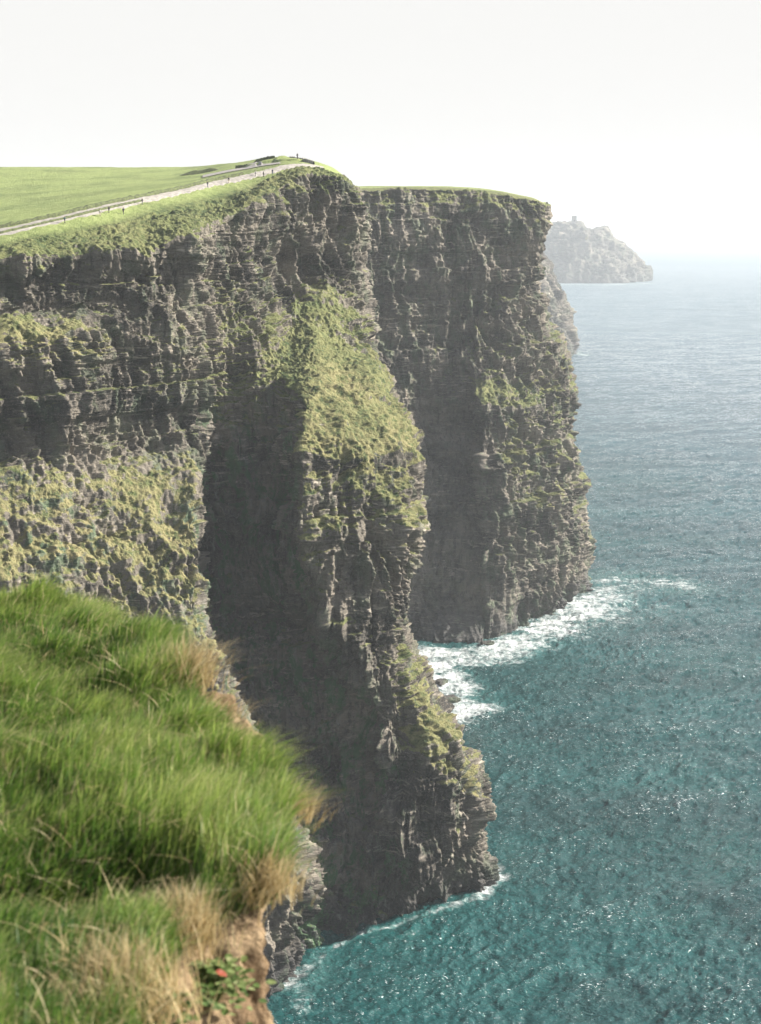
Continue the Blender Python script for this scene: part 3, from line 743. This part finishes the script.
# ------------------------------------------------------------------ low leafy plant with one red leaf
def leaf_plant(px, py, n, spread, label, seed, red=True):
    c = surf_pt(px, py); r = np.random.default_rng(seed)
    root = bpy.data.objects.new('leafy_plant', None); COL.objects.link(root); root.location = c; root.empty_display_size = .1
    tag(root, label, 'plant')
    ml = leaf_material('leaf_green', [(.05, .09, .025), (.09, .14, .04), (.17, .21, .08), (.38, .38, .22)], .25, .4)
    mr = simple('leaf_red', (.20, .04, .018), .5); ms = simple('plant_stem', (.16, .16, .06))
    L = []
    for k in range(n):
        a = r.uniform(0, 6.28); d = abs(r.normal(0, spread)); size = r.uniform(.024, .048)
        b = np.array([math.cos(a) * d, math.sin(a) * d, r.uniform(.03, .13) - d * .35]); a2 = a + r.normal(0, .6)
        ca, sa = math.cos(a2), math.sin(a2); pitch = r.uniform(-.2, .6); cpit, spit = math.cos(pitch), math.sin(pitch)
        V = []; nl, nw = 6, 4
        for i in range(nl + 1):
            t = i / nl; wd = math.sin(math.pi * min(1, t * .93 + .07)) ** .7 * .42
            for j in range(nw + 1):
                s = (j / nw * 2 - 1); x = t; y = s * wd; z = -.22 * t * t + .18 * abs(s) * wd + .03 * math.sin(9 * t)
                X = x * cpit - z * spit; Z = x * spit + z * cpit
                V.append(b + size * np.array([X * ca - y * sa, X * sa + y * ca, Z]))
        L.append((np.array(V), float(r.random()) * .95, b))
    def mesh_of(items, name, mat):
        VV = []; FF = []; HH = []; o_ = 0
        for V, h, b in items:
            VV.append(V); HH += [h] * len(V)
            for i in range(6):
                for j in range(4):
                    q = o_ + i * 5 + j; FF.append((q, q + 1, q + 6, q + 5))
            o_ += len(V)
        me = bpy.data.meshes.new(name); fast_mesh(me, np.concatenate(VV), np.array(FF), True)
        for nm, A in (('hue', np.array(HH)), ('along', np.zeros(len(HH)))):
            x = me.attributes.new(nm, 'FLOAT', 'POINT'); x.data.foreach_set('value', A.astype(np.float32))
        return link_mesh(name, me, mat, root)
    mesh_of(L[1:] if red else L, 'leaves', ml)
    if red:
        V, h, b = L[0]; V = (V - b) * 1.3 + np.array([.02, -.06, .12])
        x = mesh_of([(V, h, b)], 'red_leaf', mr); x['label'] = 'single red leaf'
    bm = bmesh.new()
    for V, h, b in L[::3]:
        p0 = Vector((0, 0, -.06)); p1 = Vector(b)
        dv = p1 - p0; q = dv.to_track_quat('Z', 'Y').to_matrix().to_4x4()
        bmesh.ops.create_cone(bm, segments=5, radius1=.003, radius2=.0015, depth=dv.length, matrix=Matrix.Translation((p0 + p1) / 2) @ q)
    me = bpy.data.meshes.new('stem'); bm.to_mesh(me); bm.free(); link_mesh('stem', me, ms, root)
leaf_plant(220, 990, 260, .11, 'low broad-leaved plant with one red leaf beside the bare earth', 31)
leaf_plant(168, 1012, 120, .09, 'small leafy plant without red leaves at the bottom edge of the bank', 32, False)

# ================================================================== TOWER ON THE FAR HEAD
M_stone = simple('weathered_stone', (.26, .24, .22), .9, .3, .5)
def box(bm, x0, x1, y0, y1, z0, z1):
    vs = [bm.verts.new((x, y, z)) for x in (x0, x1) for y in (y0, y1) for z in (z0, z1)]
    for f in ((0, 1, 3, 2), (4, 6, 7, 5), (0, 4, 5, 1), (2, 3, 7, 6), (0, 2, 6, 4), (1, 5, 7, 3)):
        bm.faces.new([vs[i] for i in f])
def bm_obj(name, bm, mat, parent=None):
    bmesh.ops.recalc_face_normals(bm, faces=bm.faces)
    me = bpy.data.meshes.new(name); bm.to_mesh(me); bm.free(); return link_mesh(name, me, mat, parent)
def land_z(Vd, x, y):
    f = Vd.reshape(-1, 3); return f[np.argmin((f[:, 0] - x) ** 2 + (f[:, 1] - y) ** 2)]
tp = at(574, 224, 4520); g0 = land_z(far[1], tp[0], tp[1])
tower = bpy.data.objects.new('stone_tower', None); COL.objects.link(tower); tower.scale = (1.7, 1.6, 1.3); tower.location = (tp[0], tp[1], g0[2] - .6)
tag(tower, 'ruined square stone watchtower on top of the farthest headland', 'tower')
bm = bmesh.new()
w = 4.2
n = 10
rings = [(0, 5.2), (4, 4.6), (14, 4.2), (17, 4.2)]
prev = None
for z, w_ in rings:
    ring = [bm.verts.new((sx * w_, sy * w_, z + (.8 * ((sx + 2 * sy) % 3) if z == 17 else 0))) for sx, sy in ((-1, -1), (1, -1), (1, 1), (-1, 1))]
    if prev:
        for i in range(4): bm.faces.new((prev[i], prev[(i + 1) % 4], ring[(i + 1) % 4], ring[i]))
    prev = ring
inner = [bm.verts.new((v.co.x * .72, v.co.y * .72, v.co.z)) for v in prev]
for i in range(4): bm.faces.new((prev[i], prev[(i + 1) % 4], inner[(i + 1) % 4], inner[i]))
low = [bm.verts.new((v.co.x, v.co.y, 10)) for v in inner]
for i in range(4): bm.faces.new((inner[i], inner[(i + 1) % 4], low[(i + 1) % 4], low[i]))
bm.faces.new(low)
bm_obj('wall', bm, M_stone, tower)
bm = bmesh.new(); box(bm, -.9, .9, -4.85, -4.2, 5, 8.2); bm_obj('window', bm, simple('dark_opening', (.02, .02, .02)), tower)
bm = bmesh.new(); box(bm, -4.7, 4.7, -4.7, 4.7, 13.2, 14.2); bm_obj('cornice', bm, M_stone, tower)

# ================================================================== PEOPLE ON THE PATH
skin = simple('skin', (.55, .36, .27), .6, .05)
hairm = simple('hair_dark', (.04, .03, .025), .7, .2)
def skin_mesh(name, verts, edges, radii, mat, subs=2, parent=None):
    me = bpy.data.meshes.new(name); me.from_pydata([Vector(v) for v in verts], edges, [])
    o = link_mesh(name, me, mat, parent)
    m = o.modifiers.new('skin', 'SKIN'); m.use_smooth_shade = True
    o.data.skin_vertices[0].data[0].use_root = True
    for i, rr_ in enumerate(radii): o.data.skin_vertices[0].data[i].radius = (rr_, rr_) if not isinstance(rr_, tuple) else rr_
    s_ = o.modifiers.new('sub', 'SUBSURF'); s_.levels = s_.render_levels = subs
    return o
def bake(o):
    dg = bpy.context.evaluated_depsgraph_get(); me = bpy.data.meshes.new_from_object(o.evaluated_get(dg))
    for p in me.polygons: p.use_smooth = True
    o.modifiers.clear(); o.data = me; return o
def make_person():
    J = {'pelvis': (0, 0, .93), 'waist': (0, .01, 1.06), 'chest': (0, .0, 1.30), 'neck': (0, .01, 1.47), 'headb': (0, -.015, 1.56), 'head': (0, -.02, 1.65), 'top': (0, -.01, 1.72),
         'nose': (0, -.105, 1.615),
         'hl': (.09, 0, .88), 'kl': (.10, -.13, .49), 'al': (.10, -.17, .08), 'tl': (.11, -.34, .04),
         'hr': (-.09, 0, .88), 'kr': (-.10, .05, .47), 'ar': (-.10, .27, .11), 'tr': (-.11, .14, .03),
         'sl': (.17, 0, 1.40), 'el': (.23, .10, 1.14), 'wl': (.22, .02, .90), 'fl': (.21, -.03, .80),
         'sr': (-.17, 0, 1.40), 'er': (-.23, -.04, 1.14), 'wr': (-.22, -.18, .94), 'fr': (-.21, -.24, .86)}
    Rr = {'pelvis': .13, 'waist': .12, 'chest': .14, 'neck': .055, 'headb': .075, 'head': .092, 'top': .055, 'nose': .012, 'hl': .085, 'kl': .058, 'al': .042, 'tl': .035,
          'hr': .085, 'kr': .058, 'ar': .042, 'tr': .035, 'sl': .065, 'el': .045, 'wl': .03, 'fl': .028, 'sr': .065, 'er': .045, 'wr': .03, 'fr': .028}
    ED = [('pelvis', 'waist'), ('waist', 'chest'), ('chest', 'neck'), ('neck', 'headb'), ('headb', 'head'), ('head', 'top'), ('pelvis', 'hl'), ('hl', 'kl'), ('kl', 'al'), ('al', 'tl'),
          ('pelvis', 'hr'), ('hr', 'kr'), ('kr', 'ar'), ('ar', 'tr'), ('chest', 'sl'), ('sl', 'el'), ('el', 'wl'), ('wl', 'fl'), ('chest', 'sr'), ('sr', 'er'), ('er', 'wr'), ('wr', 'fr')]
    root = bpy.data.objects.new('person', None); COL.objects.link(root)
    def part(name, keys, grow, mat, cut=None):
        ks = [k for k in J if k in keys]; ix = {k: i for i, k in enumerate(ks)}
        o = skin_mesh(name, [J[k] for k in ks], [(ix[a], ix[b]) for a, b in ED if a in ix and b in ix], [Rr[k] + grow for k in ks], mat, 1, root)
        return bake(o)
    body = part('body', [k for k in J if k != 'nose'], 0, skin)
    jk = part('jacket', ['pelvis', 'waist', 'chest', 'sl', 'el', 'wl', 'sr', 'er', 'wr', 'neck'], .022, None)
    tr = part('trousers', ['pelvis', 'hl', 'kl', 'al', 'hr', 'kr', 'ar'], .016, None)
    for side in (1, -1):
        bm = bmesh.new(); bmesh.ops.create_icosphere(bm, subdivisions=2, radius=1)
        b = J['tl'] if side > 0 else J['tr']
        for v in bm.verts: v.co = Vector((b[0] + v.co.x * .05, b[1] + .08 + v.co.y * .15, .05 + v.co.z * .055))
        bm_obj('shoe', bm, simple('shoe_dark', (.03, .03, .03)), root)
    bm = bmesh.new(); bmesh.ops.create_icosphere(bm, subdivisions=2, radius=1)
    for v in bm.verts: v.co = Vector((v.co.x * .102, .012 + v.co.y * .11, 1.675 + v.co.z * .10))
    bmesh.ops.bisect_plane(bm, geom=bm.verts[:] + bm.edges[:] + bm.faces[:], plane_co=(0, -.03, 1.64), plane_no=(0, -.75, -.65), clear_outer=True)
    bm_obj('hair', bm, hairm, root)
    return root
CLO = {k: simple('cloth_' + k, v, .85, .1) for k, v in dict(black=(.02, .02, .025), white=(.62, .6, .58), grey=(.16, .16, .17), navy=(.03, .04, .09), red=(.35, .05, .04), denim=(.07, .10, .17), beige=(.38, .31, .22), dark=(.04, .04, .04), teal=(.04, .14, .15)).items()}
proto = make_person(); used = False
def ground_at(px, py):
    """the point of the near headland's clifftop seen at a pixel"""
    d = ray(px, py); d = d / np.linalg.norm(d)
    W = NV[:, :np.searchsorted(NVp, 5.2)].reshape(-1, 3) - np.array([0, 0, H]); t = W @ d
    dist = np.linalg.norm(W - t[:, None] * d, axis=1)
    cand = np.where(dist < .9)[0]
    if len(cand) == 0: return W[int(np.argmin(dist))] + [0, 0, H]
    return W[cand[int(np.argmin(t[cand]))]] + np.array([0, 0, H])
def person(px, py, rz, top, bottom, label, scale=1.0):
    global used
    if not used: o = proto; used = True
    else:
        o = proto.copy(); COL.objects.link(o)
        for ch in proto.children:
            c = ch.copy(); COL.objects.link(c); c.parent = o
    o.location = ground_at(px, py) + np.array([0, 0, .12]); o.rotation_euler.z = rz; o.scale = (scale,) * 3
    tag(o, label, 'person', 'walkers on the clifftop path')
    for ch in o.children:
        b = ch.name.split('.')[0]
        if b in ('jacket', 'trousers'):
            ch.data = ch.data.copy() if ch.data.users > 1 else ch.data
            ch.data.materials.clear(); ch.data.materials.append(CLO[top if b == 'jacket' else bottom])
    return o
person(100.5, 213, 2.4, 'white', 'beige', 'person in white jacket, left of the pair on the pale path')
person(109, 210, 2.6, 'black', 'dark', 'person all in black walking beside the one in white')
person(125.5, 212, -.5, 'navy', 'dark', 'person in dark jacket on the cliff side edge of the path', 1.05)
person(143, 202, 2.5, 'dark', 'grey', 'person in dark top where the path bends past the grass bank')
person(65, 220, -.6, 'teal', 'dark', 'person nearest the left edge, alone on the lower path')
person(208, 184.5, 2.4, 'dark', 'denim', 'person in dark jacket midway up the path')
person(230, 180.5, 2.6, 'black', 'beige', 'person in black jacket and pale trousers near the top of the path')
person(256, 174, -.7, 'white', 'grey', 'person in white jacket below the summit mound')
person(263, 174.5, 2.2, 'grey', 'dark', 'person in grey jacket between two others below the summit')
person(272, 172, -.4, 'navy', 'denim', 'person in navy jacket, the last before the stone platform')
sm = person(299, 157.6, 2.9, 'black', 'dark', 'lone person in black standing on the summit against the sky', 1.1)

# ================================================================== low walls and summit stones
M_flag = simple('grey_flagstone', (.24, .225, .20), .9, .35, 1.2)
def wall_along(pts, hgt, thick, label, seed, mat=M_flag, name='stone_wall'):
    """rough dry-stone wall following ground points"""
    r = np.random.default_rng(seed); pts = np.array(pts)
    seg = np.linalg.norm(np.diff(pts, axis=0), axis=1); L = np.concatenate([[0], np.cumsum(seg)])
    m = int(L[-1] / .5) + 2; q = np.linspace(0, L[-1], m)
    C = np.stack([np.interp(q, L, pts[:, k]) for k in range(3)], 1)
    tg = np.gradient(C, axis=0); sd = np.stack([-tg[:, 1], tg[:, 0]], 1); sd /= np.linalg.norm(sd, axis=1, keepdims=True) + 1e-9
    hh = hgt * (1 + r.normal(0, .12, m))
    prof = [(-.55, -.5), (-.5, .55), (-.42, .95), (0, 1.02), (.42, .93), (.5, .5), (.55, -.5)]
    V = np.zeros((m, len(prof), 3))
    for j, (a, b) in enumerate(prof):
        jx = r.normal(0, .07, m)
        V[:, j, 0] = C[:, 0] + sd[:, 0] * thick * (a + jx); V[:, j, 1] = C[:, 1] + sd[:, 1] * thick * (a + jx); V[:, j, 2] = C[:, 2] + hh * b
    o = grid_mesh(name, V, mat, smooth=False); tag(o, label, 'wall'); return o
def along_row(u0, u1, v, n=60, wob=.0):
    return [lookup(NV, NU, NVp, u, v) for u in np.linspace(u0, u1, n)]
M_bankveg_shade = simple('overgrown_bank_and_mound_shade', (.07, .085, .03), .95, .5, 1.5)  # overgrowth on the banks; on the mound the dark green stands for shade
wall_along(along_row(1.2, 4.6, 2.62), .55, .8, 'low dark overgrown wall running between the two strips of path', 41, M_bankveg_shade)
wall_along(along_row(0.5, 9.5, 1.985), .7, 1.3, 'long overgrown bank along the field side of the path', 42, M_bankveg_shade, 'earth_bank')
wall_along(along_row(9.2, 11.3, 1.02, 30), .9, .8, 'thin dark bank above the pale side track near the summit', 44, M_bankveg_shade, 'earth_bank')
PV = np.zeros((160, 4, 3))
for i, u in enumerate(np.linspace(7.2, 11.6, 160)):
    for j in range(4):
        v = 1.12 + .30 * j / 3 + .3 * max(0, u - 10.2); p = lookup(NV, NU, NVp, u, min(v, 2.0)); PV[i, j] = p + np.array([0, 0, .22])
tag(grid_mesh('track', PV, M_path), kind='structure')
mc = at(212, 172.5, 545); nx, ny = 90, 30      # steep-fronted mound beside the track, its shaded front painted dark green
MV = np.zeros((nx, ny, 3))
for i in range(nx):
    for j in range(ny):
        a = i / (nx - 1) * 2 - 1; b = j / (ny - 1) * 2 - 1
        x = mc[0] + a * 11; y = mc[1] + b * 7
        front = min(1, max(0, (b + 1) / .22)); back = min(1, max(0, (1 - b) / 1.2)); ends = max(0, 1 - abs(a) ** 1.6)
        z = 2.2 * front * back * ends * (1 + .12 * math.sin(a * 9 + 1)) - .25
        MV[i, j] = (x, y, mc[2] - .6 + z + .02 * (y - mc[1]))
MV[..., 2] += fbm(MV.reshape(-1, 3), .5, 3, 990).reshape(nx, ny) * .15
tag(grid_mesh('grass_mound', MV, M_bankveg_shade), kind='structure')
wall_along([lookup(NV, NU, NVp, u, v) for u, v in ((12.2, .9), (12.6, 1.1), (13.2, 1.5), (13.6, 2.0))], 1.1, .6, 'short dark stone wall at the edge of the summit platform', 43)

# ================================================================== HAZE
T = NT('sea_haze')
vol = T.n.new('ShaderNodeVolumePrincipled')
vol.inputs['Color'].default_value = (.88, .94, 1.0, 1); vol.inputs['Density'].default_value = .0001; vol.inputs['Anisotropy'].default_value = .1
T.t.links.new(vol.outputs[0], T.out.inputs['Volume'])
bm = bmesh.new(); box(bm, -45000, 45000, -45000, 45000, -192, 262)
hz_o = bm_obj('haze', bm, T.m); tag(hz_o, 'pale sea haze over the whole coast', 'haze', kind='stuff')

# ================================================================== LIGHT, SKY, CAMERA
sun = bpy.data.lights.new('sun', 'SUN'); sun.energy = 5.0; sun.angle = math.radians(.53); sun.color = (1, .94, .85)
so = bpy.data.objects.new('sun', sun); COL.objects.link(so)
dirv = Vector((math.sin(SUN_AZ) * math.cos(SUN_EL), math.cos(SUN_AZ) * math.cos(SUN_EL), math.sin(SUN_EL)))
so.rotation_euler = dirv.to_track_quat('Z', 'Y').to_euler(); so.location = (300, 100, 400)
world = bpy.data.worlds.new('World'); scene.world = world; world.use_nodes = True
wt = world.node_tree; bg = wt.nodes['Background']
sky = wt.nodes.new('ShaderNodeTexSky'); sky.sky_type = 'NISHITA'; sky.sun_disc = False
sky.sun_elevation = SUN_EL; sky.sun_rotation = SUN_AZ; sky.altitude = 100; sky.air_density = 1.0; sky.dust_density = 2.5; sky.ozone_density = 1.0
tc = wt.nodes.new('ShaderNodeTexCoord'); sx = wt.nodes.new('ShaderNodeSeparateXYZ'); wt.links.new(tc.outputs['Generated'], sx.inputs[0])
mr = wt.nodes.new('ShaderNodeMapRange'); mr.interpolation_type = 'SMOOTHSTEP'; wt.links.new(sx.outputs[2], mr.inputs[0])
for k_, v_ in enumerate((.2, .7, 1.0, 0.0)): mr.inputs[k_ + 1].default_value = v_
veil = wt.nodes.new('ShaderNodeMix'); veil.data_type = 'RGBA'; veil.blend_type = 'LIGHTEN'      # thin high haze that whitens the low sky
wt.links.new(mr.outputs[0], veil.inputs[0]); wt.links.new(sky.outputs[0], veil.inputs[6]); veil.inputs[7].default_value = (5.7, 5.65, 5.55, 1)
wt.links.new(veil.outputs[2], bg.inputs[0]); bg.inputs[1].default_value = .06

cam = bpy.data.cameras.new('camera'); co = bpy.data.objects.new('camera', cam); COL.objects.link(co)
co.location = (0, 0, H); co.rotation_euler = (math.pi / 2 - PITCH, 0, 0)
cam.sensor_fit = 'VERTICAL'; cam.sensor_height = 56.0; cam.lens = 56.0 * FPX / 1024.0
cam.clip_start = .1; cam.clip_end = 120000
cam.dof.use_dof = True; cam.dof.focus_distance = 400; cam.dof.aperture_fstop = 5.2
scene.camera = co
scene.view_settings.view_transform = 'Standard'; scene.view_settings.look = 'None'; scene.view_settings.gamma = 1; scene.view_settings.exposure = 1.42
scene.cycles.volume_bounces = 1; scene.cycles.max_bounces = 8; scene.cycles.transparent_max_bounces = 8
scene.cycles.sample_clamp_indirect = 6
